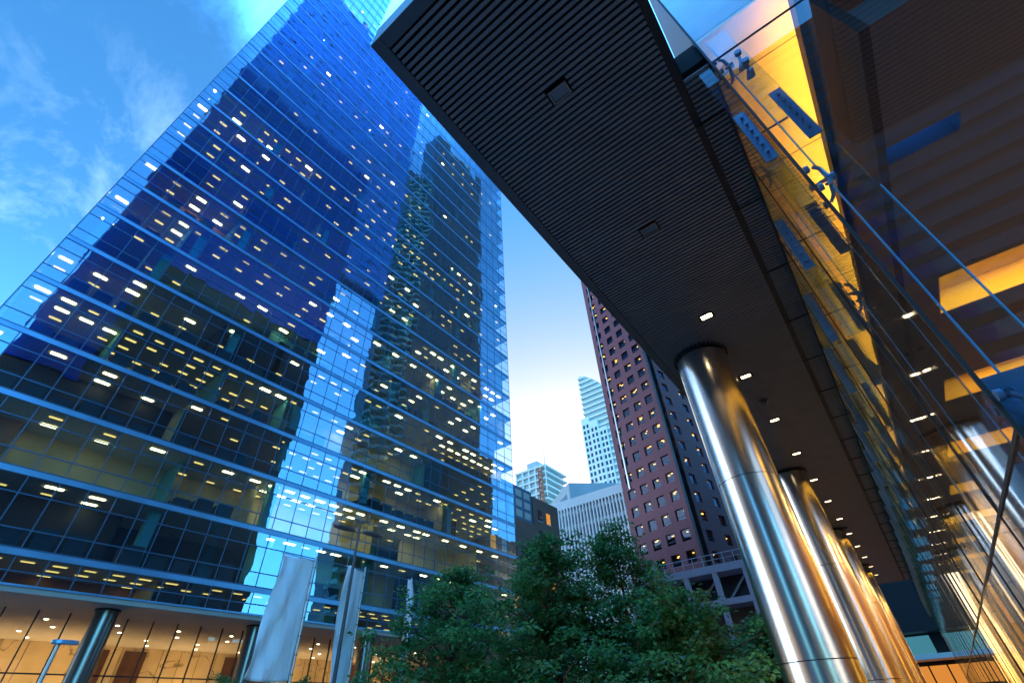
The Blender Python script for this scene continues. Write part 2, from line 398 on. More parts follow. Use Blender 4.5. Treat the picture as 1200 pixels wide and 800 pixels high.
for n in range(-1, NTOP):
    z0 = FZ + FH * n + 0.22 if n >= 0 else 8.9
    z1 = FZ + FH * (n + 1) - 0.22
    full = n < NLOW
    Y = ys if full else ys_up
    ya, yb = Y[0], Y[-1]
    lo = n < 0
    # glazing: every pane a hair out of true, as real curtain walls are
    gp = MB(); gm = MB()
    zt = [z0, z0 + 0.95, z1 - 1.05, z1] if not lo else [z0, z0 + 0.75, z1]
    for i in range(len(Y) - 1):
        t1, t2 = rnd.gauss(0, 0.0026), rnd.gauss(0, 0.0022)
        for kz in range(len(zt) - 1):
            t1b, t2b = t1 + rnd.gauss(0, 0.0007), t2 + rnd.gauss(0, 0.0007)
            hy, hz = (Y[i + 1] - Y[i]) / 2, (zt[kz + 1] - zt[kz]) / 2
            P = [(TX + sy * hy * t1b + sz * hz * t2b, Y[i] + hy * (1 + sy), zt[kz] + hz * (1 + sz)) for sy, sz in ((-1, -1), (1, -1), (1, 1), (-1, 1))]
            gp.quad(*P)
        gm.box(TX - 0.03, TX + 0.022, Y[i] - 0.03, Y[i] + 0.03, z0, z1)
    gm.box(TX - 0.03, TX + 0.022, Y[-1] - 0.06, Y[-1], z0, z1)
    for zz in zt[1:-1]:
        for i in range(len(Y) - 1): gm.box(TX - 0.028, TX + 0.016, Y[i] + 0.032, Y[i + 1] - (0.032 if i < len(Y) - 2 else 0.062), zz - 0.04, zz + 0.04)
    gp.build('glazing', M_tglass, tower)
    gm.build('mullion_grid', M_mull, tower)
    # bright horizontal cap with a dark shadow gap above it
    bd = MB(); zb = z1
    bd.box(TX - 0.06, TX + 0.06, ya, yb, zb, zb + 0.34, 0)
    bd.box(TX - 0.06, TX + 0.035, ya, yb, zb + 0.34, zb + 0.44, 1)
    bd.build('spandrel_band', [M_band, M_mull], tower)
    # interior: slab, ceiling, partitions
    it = MB(); xb = TX - 9.0
    cz = z1 - 0.02
    it.box(xb, TX - 0.08, ya + 0.06, yb - 0.06, cz, z1 + 0.32, 4)
    y = ya
    while y < yb - 0.5:
        wd = rnd.choice([4.8, 6.4, 8.0, 9.6, 12.8]); ye = min(y + wd, yb - 0.06)
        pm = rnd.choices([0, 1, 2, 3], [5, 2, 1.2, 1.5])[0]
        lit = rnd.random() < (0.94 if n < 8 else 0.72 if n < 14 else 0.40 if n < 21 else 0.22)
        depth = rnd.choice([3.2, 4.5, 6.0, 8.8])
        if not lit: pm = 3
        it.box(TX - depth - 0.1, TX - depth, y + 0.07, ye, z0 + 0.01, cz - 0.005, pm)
        if rnd.random() < 0.6: it.box(TX - depth, TX - 0.5 - rnd.random(), y - 0.06, y + 0.06, z0 + 0.01, cz - 0.006, rnd.choice([0, 1, 1, 3]))
        if rnd.random() < 0.4: it.box(TX - 1.5, TX - 0.8, y + 0.9, y + 1.6, z0 + 0.01, cz - 0.006, 1)
        if n < 12 and rnd.random() < 0.6:
            for q in range(int((ye - y - 1.5) / 1.6)):
                h = rnd.choice([0.7, 0.9, 1.1, 1.3]); yy = y + 0.3 + q * 1.6
                it.box(TX - 2.2, TX - 0.35, yy, min(yy + 1.1, ye - 0.05), z0 + 0.02, z0 + h, 5)
        if lit:
            big = rnd.random() < 0.7; step = rnd.choice([1.6, 2.4, 3.2]) if n < 14 else 3.2
            off = rnd.uniform(0.7, 1.2); rows = [r_ for r_ in (1.0, 2.5, 4.0, 5.5, 7.0) if r_ < depth - 0.3]
            for r, dx in enumerate(rows):
                if r and rnd.random() < 0.25: continue
                yy = y + off
                while yy < ye - 0.5:
                    if rnd.random() < 0.80:
                        dim = lo or r > 1 or not big or rnd.random() < (0.25 if n < 8 else 0.75)
                        s_ = rnd.uniform(0.62, 0.8) if dim else rnd.uniform(0.8, 1.0)
                        if n > 11: s_ *= 0.8
                        floor_light(n, dim, TX - dx, yy, 0.17 * s_, 0.50 * s_, cz - 0.04)
                    yy += step
        y += wd
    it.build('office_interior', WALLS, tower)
tag(far_light.build('ceiling_light', M_lamp1, tower), kind='stuff')
tag(far_dim.build('dim_ceiling_light', M_lamp2, tower), kind='stuff')
b = MB()
b.box(TX - 24, TX - 9.1, TY0, TY1, 9.3, FZ + FH * NLOW + 1.9)
b.box(TX - 24, TX - 9.1, TY0, TYS, FZ + FH * NLOW + 1.9, FZ + FH * NTOP + 1)
b.box(TX - 9.1, TX - 0.1, TY0 - 0.05, TY0 - 0.002, 8.9, FZ + FH * NTOP)
b.build('core', M_mull, tower)
b = MB(); b.box(TX - 9.1, TX + 0.1, TYS + 0.005, TY1, FZ + FH * NLOW + 0.25, FZ + FH * NLOW + 1.6)
b.build('roof_parapet', M_band, tower)
# lobby under the tower
b = MB(); b.box(TX - 24, TX + 0.12, TY0, TY1, 8.60, 8.88); b.build('lobby_soffit', M_soffit, tower)
b = MB(); b.box(TX - 0.02, TX + 0.2, TY0, TY1, 8.882, 9.0); b.build('soffit_edge_trim', M_band, tower)
b = MB(); b.box(-58.4, -58.0, TY0, TY1, 0.01, 8.59)
b.build('marble_wall', M_marble, tower)
b = MB()
for q in range(34): b.box(-57.995, -57.97, -2 + q * 1.68, -1.975 + q * 1.68, 0.01, 8.58)
for z in (2.7, 5.6): b.box(-57.996, -57.972, TY0, TY1, z, z + 0.025)
b.build('marble_joint', M_black, tower)
for ya, yb in ((-1, 3.2), (15.8, 17.2), (18.4, 20.2), (27.5, 33.0), (42, 45)):
    MB().box(-57.99, -57.9, ya, yb, 0.01, 8.3).build('timber_panel', M_wood, tower)
y = 0.0; GX = -44.4
i = 0
while y < TY1 - 1.7:
    p = MB(); p.quad((GX, y + 0.03, 0.02), (GX, y + 1.65, 0.02), (GX, y + 1.65, 8.58), (GX, y + 0.03, 8.58))
    gl = p.build('storefront_pane', M_sglass, tower)
    MB().box(GX - 0.03, GX + 0.12, y - 0.03, y + 0.03, 0.02, 8.585).build('storefront_mullion', M_black, gl)
    y += 1.68; i += 1
MB().box(GX - 0.03, GX + 0.03, 0, TY1, 5.26, 5.34).build('storefront_transom', M_black, tower)
for ix, x in enumerate((-47.5, -50.5, -53.5, -56.4)):
    y = 1.0 + (ix % 2) * 1.2
    while y < 46:
        MB().cyl((x, y, 8.570), (x, y, 8.597), 0.13, n=10).build('lobby_downlight', M_down, tower)
        y += 4.3
# warm wash on the marble, the lobby's own concealed lamps
for y in (4, 13, 23, 34, 45):
    ld = bpy.data.lights.new('lobby_wash', 'AREA'); ld.shape = 'RECTANGLE'; ld.size = 0.5; ld.size_y = 7; ld.energy = 210; ld.color = (1, 0.62, 0.24)
    lo_ = bpy.data.objects.new('lobby_wash', ld); lo_.location = (-55.5, y, 1.0)
    lo_.rotation_euler = (Vector((-1, 0, 1.2))).to_track_quat('-Z', 'Y').to_euler(); col.objects.link(lo_)
# columns under the tower
for i, (y, lab) in enumerate(((11.4, 'grey round column under the glass tower left of the first white banner'), (21.6, 'grey round column behind the lower edge of the first white banner'), (32.5, 'grey round column behind the second white banner and lamp post'))):
    c = thing('lobby_column', lab, 'column', (-42.0, y, 0), 'columns in front of the glass tower lobby')
    MB().cyl((-42, y, 0.2), (-42, y, 8.5), 0.66, n=40).build('shaft', M_steel2, c, smooth='angle')
    MB().cyl((-42, y, 8.5), (-42, y, 8.598), 0.72, n=40).build('collar', M_black, c, smooth='angle')
    MB().cyl((-42, y, 0), (-42, y, 0.2), 0.72, n=40).build('base', M_black, c, smooth='angle')

# ------------------------------------------------------------------ canopy
CX0, CX1, CY0, CY1, CZ = -2.78, 0.995, 0.80, 50.0, 9.1
can = thing('slatted_canopy', 'long dark canopy with slatted metal underside running along the glass lobby', 'canopy', (-1, 25, CZ))
f = MB()
f.box(CX0, CX0 + 0.19, CY0, CY1, CZ, CZ + 0.75)
f.box(CX0 + 0.19, 2.3, CY0, CY0 + 0.19, CZ, CZ + 0.75)
f.box(CX0 + 0.19, CX1, CY1 - 0.2, CY1, CZ, CZ + 0.75)
f.build('fascia', M_fascia, can, bevel=0.012)
f = MB(); f.box(CX0 + 0.192, 0.62, CY0 + 0.192, CY1 - 0.202, CZ + 0.16, CZ + 0.74)
f.box(0.622, CX1 - 0.02, 4.03, CY1 - 0.202, CZ + 0.16, CZ + 0.74)
f.box(2.6, 9.0, CY0 + 0.192, 3.9, CZ + 0.16, CZ + 0.74)
f.build('plenum', M_plenum, can)
pit_ = 0.0925
sl = MB(); y = CY0 + 0.22
DL = [(-1.0, 3.02 + 3.31 * k_) for k_ in range(14)]
while y < CY1 - 0.3:
    segs = [(CX0 + 0.20, 0.475), (0.60, 0.985)] if y > 4.0 else [(CX0 + 0.20, 0.475)]
    if y + 0.05 < 3.86: segs = [(CX0 + 0.20, 0.475), (2.6, 8.9)]
    for lx, ly in DL:
        if abs(y + 0.026 - ly) < 0.13:
            segs = [(CX0 + 0.20, lx - 0.19), (lx + 0.19, 0.475)] + segs[1:]
    for xa, xb in segs: sl.box(xa, xb, y, y + 0.052, CZ + 0.01, CZ + 0.05)
    y += pit_
sl.build('slat_soffit', M_slat, can)
MB().box(0.475, 0.60, CY0 + 0.192, CY1 - 0.202, CZ + 0.06, CZ + 0.155).build('linear_slot', M_black, can)
for i, (x, y) in enumerate(DL):
    fr = MB()
    fr.box(x - 0.16, x + 0.16, y - 0.11, y - 0.085, CZ - 0.004, CZ + 0.10); fr.box(x - 0.16, x + 0.16, y + 0.085, y + 0.11, CZ - 0.004, CZ + 0.10)
    fr.box(x - 0.16, x - 0.13, y - 0.085, y + 0.085, CZ - 0.004, CZ + 0.10); fr.box(x + 0.13, x + 0.16, y - 0.085, y + 0.085, CZ - 0.004, CZ + 0.10)
    d = fr.build('downlight', M_steel2 if i < 2 else M_black, can)
    MB().box(x - 0.128, x + 0.128, y - 0.083, y + 0.083, CZ + 0.02, CZ + 0.04).build('lens', M_downoff if i < 2 else M_down, d)
    if i >= 2:
        ld = bpy.data.lights.new('downlight_lamp', 'SPOT'); ld.energy = 150; ld.spot_size = R(80); ld.spot_blend = 0.6; ld.color = (1, 0.66, 0.32); ld.shadow_soft_size = 0.08
        o = bpy.data.objects.new('downlight_lamp', ld); o.location = (x, y, CZ + 0.0); col.objects.link(o)
# brackets across the slot at every glass bay
for k_ in range(21):
    y = 4.9 + 2.09 * k_
    MB().box(0.50, 0.99, y - 0.012, y + 0.012, CZ - 0.02, CZ + 0.008).build('bracket', M_black, can)
for y, lab in ((14.7, 'small dark dome camera on the canopy underside beside the second lit downlight row'), (31.3, 'small dark dome camera further along the canopy underside')):
    c = thing('security_camera', lab, 'security camera', (-0.96, y, CZ), 'dome cameras under the canopy')
    MB().cyl((-0.96, y, CZ - 0.05), (-0.96, y, CZ + 0.009), 0.12, n=24).build('housing', M_steel2, c, smooth='angle')
    d = MB()
    for q in range(4):
        a0, a1 = q * R(22.5), (q + 1) * R(22.5)
        d.cyl((-0.96, y, CZ - 0.05 - 0.09 * math.sin(a0)), (-0.96, y, CZ - 0.05 - 0.09 * math.sin(a1)), 0.09 * math.cos(a0), max(0.002, 0.09 * math.cos(a1)), 20, False)
    d.build('dome', M_dglass, c, smooth=True)

# steel columns
CL = ['nearest big brushed steel column under the slatted canopy', 'second brushed steel column under the slatted canopy', 'third brushed steel column, partly hidden behind the second', 'fourth and farthest brushed steel column under the canopy']
for i in range(4):
    y = 11.2 + 10.2 * i; x = -1.72; rr = 0.64
    c = thing('steel_column', CL[i], 'column', (x, y, 0), 'brushed steel columns carrying the canopy')
    joints = [0.25, 2.26, 5.55, 9.0]
    for j in range(3):
        a_, b_ = joints[j] + 0.008, joints[j + 1] - 0.008
        n = 72; d = MB()
        # two half shells with a fine vertical seam between them
        for half in (0, 1):
            k0 = len(d.v)
            for q in range(n // 2 + 1):
                t = R(-115) + half * math.pi + (math.pi - 0.012) * q / (n // 2)
                d.v.append((x + rr * math.cos(t), y + rr * math.sin(t), a_)); d.v.append((x + rr * math.cos(t), y + rr * math.sin(t), b_))
            for q in range(n // 2): d.f.append((k0 + 2 * q, k0 + 2 * q + 2, k0 + 2 * q + 3, k0 + 2 * q + 1)); d.m.append(0)
        d.build('cladding_drum', M_steel, c, smooth=True)
    MB().cyl((x, y, 0.02), (x, y, 8.9), rr - 0.012, n=48).build('core', M_black, c, smooth='angle')
    k_ = MB().cyl((x, y, 8.995), (x, y, CZ + 0.03), rr - 0.02, n=48)
    for q in range(40):
        t = 2 * math.pi * q / 40
        k_.box(x + (rr + 0.04) * math.cos(t) - 0.025, x + (rr + 0.04) * math.cos(t) + 0.025, y + (rr + 0.04) * math.sin(t) - 0.025, y + (rr + 0.04) * math.sin(t) + 0.025, CZ - 0.03, CZ + 0.02)
    k_.build('collar', M_black, c)
    MB().cyl((x, y, 0.0), (x, y, 0.24), rr + 0.03, n=48).build('base', M_steel2, c, smooth='angle')

# ------------------------------------------------------------------ glass lobby
GX, GY, GT = 1.0, 4.0, 14.0      # side wall plane, end wall plane, top
lob = thing('glass_lobby', 'tall frameless glass lobby glowing gold at the right of the view', 'building', (6, 27, 0))
def pane(pts, mt=None): return MB().quad(*pts).build('glass_pane', mt or M_lglass, lob)
FY = [4.02 + 2.1 * k_ for k_ in range(22)]
ZJ = [0.05, 2.90, 9.02]
for k_ in range(len(FY)):
    y0 = GY + 0.012 if k_ == 0 else FY[k_] + 0.008
    y1 = FY[k_ + 1] - 0.008 if k_ + 1 < len(FY) else 50.0
    for j in range(2):
        e1, e2 = rnd.gauss(0, 0.0035), rnd.gauss(0, 0.003)
        pane([(GX - e1 - e2, y0, ZJ[j] + 0.008), (GX + e1 - e2, y1, ZJ[j] + 0.008), (GX + e1 + e2, y1, ZJ[j + 1] - 0.008), (GX - e1 + e2, y0, ZJ[j + 1] - 0.008)], M_gside)
xs = [1.012, 3.25, 5.5, 7.75, 10.0, 11.9]
for i in range(5):
    for za, zb in ((0.05, 2.9), (2.9, 8.95), (8.95, GT)):
        pane([(xs[i] + 0.008, GY, za + 0.008), (xs[i + 1] - 0.008, GY, za + 0.008), (xs[i + 1] - 0.008, GY, zb - 0.008), (xs[i] + 0.008, GY, zb - 0.008)])
j = MB()
j.box(GX - 0.014, GX + 0.014, GY - 0.014, GY + 0.014, 0.05, GT)
for za in (2.9, 8.95): j.box(GX + 0.016, 11.9, GY - 0.012, GY + 0.012, za - 0.01, za + 0.01)
for x in xs[1:]: j.box(x - 0.009, x + 0.009, GY - 0.011, GY + 0.011, 0.05, GT)
j.box(GX - 0.013, GX + 0.013, GY + 0.016, 50, 2.885, 2.915)
for y in FY[1:]: j.box(GX - 0.010, GX + 0.010, y - 0.008, y + 0.008, 0.05, 9.02)
j.box(GX - 0.012, GX + 0.02, GY + 0.016, 50, 9.03, 9.95)
j.build('silicone_joint', M_black, lob)
def bolts(mb, x, y, z, n=6, L=1.0):
    for q in range(n):
        zz = z - L / 2 + L * (q + 0.5) / n
        mb.cyl((x, y - 0.075, zz), (x, y - 0.028, zz), 0.020, n=8)
        mb.cyl((x, y - 0.080, zz), (x, y - 0.070, zz), 0.034, n=6)
for k_, y in enumerate(FY):
    yy = y + 0.06
    fi = MB().box(1.15, 1.42, yy - 0.012, yy + 0.012, 0.05, 9.70).build('glass_fin', M_fglass, lob)
    e_ = MB(); e_.box(1.137, 1.149, yy - 0.013, yy + 0.013, 0.05, 9.70); e_.box(1.421, 1.431, yy - 0.013, yy + 0.013, 0.05, 5.35 if k_ == 0 else 9.7)
    e_.build('fin_edge', M_fedge, fi)
    p = MB().box(1.262, 1.402, yy - 0.034, yy - 0.013, 6.42, 7.56); bolts(p, 1.332, yy, 6.99)
    p.build('splice_plate', M_plate, fi, bevel=0.006)
    p = MB().box(1.02, 1.402, yy - 0.034, yy - 0.013, 2.62, 3.30); bolts(p, 1.10, yy, 2.95, 3, 0.6); bolts(p, 1.32, yy, 2.95, 3, 0.6)
    p.build('base_plate', M_plate, fi, bevel=0.006)
    # short outer fin with its own plate, in front of the glass
    fo = MB().box(0.80, 0.985, yy - 0.010, yy + 0.010, 5.2, 9.0).build('outer_fin', M_fglass, lob)
    p = MB().box(0.812, 0.950, yy - 0.032, yy - 0.011, 6.42, 7.54); bolts(p, 0.881, yy, 6.98)
    p.build('splice_plate', M_plate, fo, bevel=0.006)
    MB().box(0.95, 1.26, yy - 0.008, yy + 0.008, 6.975, 6.995).build('fin_joint', M_black, fi)
    for zz in (2.95, 5.70, 8.62):
        s_ = MB()
        s_.cyl((1.14, yy - 0.05, zz), (1.20, yy - 0.05, zz), 0.045, n=12)
        for dy, dz in ((-0.10, 0.16), (-0.10, -0.16), (0.16, 0.16), (0.16, -0.16)):
            s_.tube([(1.15, yy - 0.05, zz), (1.12, yy - 0.05 + dy * 0.7, zz + dz * 0.75), (1.07, yy - 0.05 + dy, zz + dz)], [0.026, 0.020, 0.016], 8)
            s_.cyl((1.005, yy - 0.05 + dy, zz + dz), (1.04, yy - 0.05 + dy, zz + dz), 0.040, n=12)
        s_.build('spider_fitting', M_plate, fi, smooth='angle')
# end wall spiders on the near corner
for x, zz in ((1.32, 8.75), (1.32, 8.45), (1.75, 3.05), (2.6, 3.05)):
    s_ = MB(); s_.cyl((x, GY + 0.02, zz), (x, GY + 0.16, zz), 0.022, n=10); s_.cyl((x, GY - 0.03, zz), (x, GY + 0.03, zz), 0.045, n=14)
    s_.tube([(x, GY + 0.15, zz), (x - 0.06, GY + 0.17, zz - 0.14), (x - 0.02, GY + 0.1, zz - 0.26)], [0.03, 0.024, 0.018], 8)
    s_.cyl((x - 0.02, GY - 0.02, zz - 0.26), (x - 0.02, GY + 0.10, zz - 0.26), 0.028, n=12)
    s_.build('spider_fitting', M_plate, lob, smooth='angle')
# ceilings, bulkhead, dropped ceiling with light coves and one slot given a sky glow
b = MB(); b.box(1.02, 2.33, 4.03, 50, 9.80, 9.86); gc = b.build('gold_ceiling', M_lining, lob)
MB().box(2.245, 2.332, 4.05, 50, 9.26, 9.29).build('cove_ledge', M_bulk, gc)
MB().box(2.255, 2.325, 4.06, 49.9, 9.292, 9.31).build('light_strip', M_gold, gc)
b = MB()
for q in range(22): b.box(1.03, 2.33, 4.9 + q * 2.1, 4.912 + q * 2.1, 9.793, 9.799)
b.build('panel_joint', M_wood, gc)
b = MB(); b.box(2.335, 2.45, 4.10, 50, 7.72, 9.86); b.build('bulkhead', M_bulk, lob)
LZ = 7.72
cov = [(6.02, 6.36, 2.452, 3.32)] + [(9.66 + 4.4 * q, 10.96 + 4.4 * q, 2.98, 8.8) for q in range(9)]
d = MB(); yprev = 4.10
for (ya, yb, xa, xb) in cov:
    d.box(2.452, 11.9, yprev, ya, LZ, LZ + 0.5)
    if xa > 2.453: d.box(2.452, xa, ya, yb, LZ, LZ + 0.5)
    d.box(xb, 11.9, ya, yb, LZ, LZ + 0.5); yprev = yb
d.box(2.452, 11.9, yprev, 50, LZ, LZ + 0.5); d.build('dropped_ceiling', M_ceil, lob)
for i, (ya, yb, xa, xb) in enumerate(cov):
    lc = MB().box(xa + (0 if i == 0 else 0.02), xb, ya + (0 if i == 0 else 0.02), yb - (0 if i == 0 else 0.5), LZ + 0.505, LZ + 0.55).build('cove_or_slot_glow', M_slotsky if i == 0 else M_cove, lob)  # first panel glows blue in place of reflected sky, the rest are lamps
    if i:
        l_ = MB(); l_.box(xa + 0.001, xa + 0.02, ya, yb, LZ + 0.01, LZ + 0.504); l_.box(xa + 0.021, xb, ya + 0.001, ya + 0.02, LZ + 0.01, LZ + 0.504); l_.box(xa + 0.021, xb, yb - 0.02, yb - 0.001, LZ + 0.01, LZ + 0.504); l_.box(xa, xb, yb - 0.499, yb, LZ + 0.506, LZ + 0.55)
        l_.build('cove_lining', M_lining, lc)
b = MB(); b.box(8.9, 9.2, 4.3, 50, 0.02, LZ - 0.004); b.build('back_wall', M_lwood, lob)
for q in range(12):
    y = 6 + q * 3.7
    MB().box(8.84, 8.897, y, y + 0.5, 0.6, 6.8).build('wall_light_panel', M_cove if q % 3 == 0 else M_wood, lob)
for q in range(7):
    ld = bpy.data.lights.new('ceiling_lamp', 'AREA'); ld.shape = 'RECTANGLE'; ld.size = 1.2; ld.size_y = 0.4; ld.energy = 130; ld.color = (1, 0.55, 0.16)
    o = bpy.data.objects.new('ceiling_lamp', ld); o.location = (6.8, 16.0 + q * 5.0, LZ - 0.02); col.objects.link(o)
b = MB(); b.box(1.03, 11.9, 4.03, 50, 0.003, 0.02); b.build('lobby_floor', principled('dark_stone_floor', (0.05, 0.04, 0.035), 0.25, var=0.2), lob)
b = MB(); b.box(1.02, 11.9, 4.03, 50, 9.90, GT - 0.01); b.build('roof', principled('bronze_panel', (0.24, 0.17, 0.11), 0.5, var=0.08), lob)
b = MB(); b.box(1.0, 12, 50.02, 50.3, 0.0, GT); b.build('far_wall', M_far, lob)

# ------------------------------------------------------------------ buildings standing behind the camera (seen mirrored in the tower)
P = thing('dark_glass_tower', 'dark blue glass tower mirrored in the left half of the office tower', 'tower', (20, 20, 0))
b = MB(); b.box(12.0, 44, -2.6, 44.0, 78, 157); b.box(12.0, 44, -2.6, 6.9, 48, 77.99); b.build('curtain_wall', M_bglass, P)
b = MB(); b.box(12.3, 44, 7.0, 34.5, 0, 77.99); b.box(12.3, 20, 36.2, 44.0, 0, 77.99); b.box(12.3, 44, -2.6, 6.99, 0, 47.99); b.build('dark_lower_wall', principled('dark_stone_wall', (0.012, 0.02, 0.035), 0.35, 0.0), P)
g_ = MB()
for q in range(15): g_.box(11.93, 11.998, -2.6, 44.0, 93 + q * 4.1, 93.5 + q * 4.1)
for q in range(24): g_.box(11.95, 11.997, -2.6 + q * 2.0, -2.5 + q * 2.0, 92.1, 156.9)
g_.build('facade_grid', M_mull, P)
Q = thing('tall_blue_tower', 'taller pale blue glass tower mirrored high in the office tower', 'tower', (28, 30, 0))
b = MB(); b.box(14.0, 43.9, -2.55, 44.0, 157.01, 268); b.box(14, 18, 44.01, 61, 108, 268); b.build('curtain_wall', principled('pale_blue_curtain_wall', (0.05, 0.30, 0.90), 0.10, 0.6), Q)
g_ = MB()
for q in range(66):
    z = 3 + q * 4.05
    if z > 108: g_.box(13.93, 13.998, (-2.55 if z > 157 else 44.02), 61, z, z + 0.4)
g_.build('facade_grid', M_mull, Q)
S = thing('balcony_tower', 'dark residential tower with stacked wavy balconies mirrored in the office tower', 'apartment tower', (36, 95, 0))
b = MB(); b.box(24.0, 34, 82, 120.6, 0, 268); b.box(25.2, 31, 69.2, 82, 0, 214); b.build('wall', M_scon, S)
b = MB()
for q in range(70):
    z = 4 + q * 3.05
    if z > 246: break
    ya = 68.5 if z < 206 else 76.5
    pts = [(25.1, ya)]
    for t in range(13):
        yy = ya + (82 - ya) * t / 12
        pts.append((23.6 - 1.5 * math.sin(t * 1.05 + q * 0.35) - 0.9, yy))
    pts.append((25.1, 82))
    b.prism([(x, yy) for x, yy in pts][::-1], z, z + 0.9)
b.build('balconies', M_bal, S)
wn = MB(); cnt = 0
for q in range(84):
    z = 4.5 + q * 3.05
    if z > 262: break
    for cx in range(11):
        yy = 84.5 + cx * 3.2
        if cnt < 0: pass
        wn.box(23.93, 23.995, yy, yy + 1.7, z, z + 1.9); cnt += 1
tag(wn.build('window', M_dglass, S), kind='stuff')
b = MB(); b.box(26, 33, 90, 114, 268, 275); b.build('roof_block', M_bal, S)
K = thing('dark_rear_block', 'dark office block behind the viewpoint, mirrored in the lobby end wall', 'building', (30, -80, 0))
b = MB(); b.box(1.5, 60, -95, -66, 0, 128); b.build('wall', M_bulk, K)
b = MB()
for q in range(30): b.box(1.6, 59.9, -65.995, -65.93, 4 + q * 4.1, 6.4 + q * 4.1)
b.build('window_band', M_dglass, K)
for i_, (xa, xb, ya, yb, hh, lab) in enumerate(((-72, -40, -95, -52, 58, 'wide grey office block far behind the viewpoint, farther from the canopy'), (-34, -6, -90, -48, 46, 'grey office block far behind the viewpoint, nearer to the canopy'))):
    kb = thing('rear_office_block', lab, 'building', ((xa + xb) / 2, (ya + yb) / 2, 0), 'office blocks behind the viewpoint')
    MB().box(xa, xb, ya, yb, 0, hh).build('wall', M_conc, kb)
    b = MB()
    for q in range(int(hh / 4) - 1): b.box(xa + 0.5, xb - 0.5, yb + 0.002, yb + 0.08, 4 + q * 4, 6.3 + q * 4)
    b.build('window_band', M_dglass, kb)
L = thing('low_stone_block', 'low block mirrored at the lower right corner of the office tower', 'building', (34, 135, 0))
b = MB(); b.box(22, 50, 114, 160, 0, 52); b.build('wall', M_far, L)
g_ = MB()
for q in range(12): g_.box(21.9, 21.995, 114, 160, 3 + q * 4, 4.4 + q * 4)
g_.build('window_band', M_dglass, L)

# ------------------------------------------------------------------ red granite tower
CRN = Vector((-25.6, 90.0, 0)); UL = Vector((-0.957, 0.290, 0)); UR = Vector((0.290, 0.957, 0))
NF = Vector((-0.290, -0.957, 0)); NR = Vector((0.957, -0.290, 0))
red = thing('red_granite_tower', 'red granite office tower with small square windows beyond the trees', 'office tower', (CRN.x - 5, 97, 0))
HR = 112
def P3(o, u, t, n, d, z): v = o + u * t + n * d; return (v.x, v.y, z)
b = MB()
cols = [1.0 + 3.45 * q for q in range(4)]; ww, wh, fl = 2.0, 2.05, 3.72
zs = [19.2 + fl * q for q in range(25)]
b = MB()
def wallgrid(mb, O, U, Nn, t0, t1, cols, z0, z1):
    # granite face with true window openings
    xs_ = [t0]
    for c in cols: xs_ += [c, c + ww]
    xs_.append(t1)
    zz = [z0]
    for z in zs: zz += [z, z + wh]
    zz.append(z1)
    for i in range(len(xs_) - 1):
        for j in range(len(zz) - 1):
            if i % 2 == 1 and j % 2 == 1:
                a0, a1, c0, c1 = xs_[i], xs_[i + 1], zz[j], zz[j + 1]
                for (ta, za, tb, zb) in ((a0, c0, a1, c0), (a1, c0, a1, c1), (a1, c1, a0, c1), (a0, c1, a0, c0)):
                    mb.quad(P3(O, U, ta, Nn, 0, za), P3(O, U, tb, Nn, 0, zb), P3(O, U, tb, Nn, -0.35, zb), P3(O, U, ta, Nn, -0.35, za))
                continue
            mb.quad(P3(O, U, xs_[i], Nn, 0, zz[j]), P3(O, U, xs_[i + 1], Nn, 0, zz[j]), P3(O, U, xs_[i + 1], Nn, 0, zz[j + 1]), P3(O, U, xs_[i], Nn, 0, zz[j + 1]))
wallgrid(b, CRN, UL, NF, 0.0, 14.65, cols, 0, HR)
CR2 = CRN + UR * 1.6
wallgrid(b, CR2, UR, NR, 0.9, 18.0, [2.2, 8.2, 12.4], 0, HR)
b.build('wall', M_red, red)
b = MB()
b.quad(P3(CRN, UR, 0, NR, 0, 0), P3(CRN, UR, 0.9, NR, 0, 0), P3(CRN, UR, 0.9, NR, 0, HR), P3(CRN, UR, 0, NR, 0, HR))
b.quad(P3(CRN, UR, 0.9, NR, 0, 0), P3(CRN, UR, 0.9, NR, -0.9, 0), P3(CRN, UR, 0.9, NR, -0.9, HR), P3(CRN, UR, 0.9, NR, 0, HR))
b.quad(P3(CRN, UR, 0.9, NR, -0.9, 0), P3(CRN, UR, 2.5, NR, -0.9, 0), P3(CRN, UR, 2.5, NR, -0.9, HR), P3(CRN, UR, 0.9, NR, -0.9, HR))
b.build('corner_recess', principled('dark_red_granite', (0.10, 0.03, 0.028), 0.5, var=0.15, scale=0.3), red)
b = MB()
for z in range(15, 110, 4): b.obox(P3(CRN, UR, 1.7, NR, -0.86, z), UR * 0.45, NR * 0.03, (0, 0, 1.2))
b.build('recess_window', M_dglass, red)
core = MB(); core.prism([(v.x, v.y) for v in (CRN + NF * -0.95 + UR * 0 + UL * 0.95, CRN + UL * 14.6 + NF * -0.95, CRN + UL * 14.6 + UR * 19, CRN + UL * 0.95 + UR * 19)], 0.0, HR - 0.2)
core.build('dark_core', M_wall_dark, red)
MB().prism([(v.x, v.y) for v in (CRN, CRN + UL * 14.65, CRN + UL * 14.65 + UR * 19.6, CRN + UR * 19.6)], HR, HR + 1).build('roof', M_red, red)
MB().obox(P3(CRN, UL, 12.45, NF, 0.12, 76), UL * 0.16, NF * 0.12, (0, 0, 36)).build('light_steel_strip', M_polel, red)
MB().quad(P3(CRN, UL, 14.65, NF, 0, 0), P3(CRN, UL, 14.65, NF, -19, 0), P3(CRN, UL, 14.65, NF, -19, HR), P3(CRN, UL, 14.65, NF, 0, HR)).build('side_wall', M_red, red)
nwin = 0; rest = MB(); lamps = MB()
rr_ = random.Random(11)
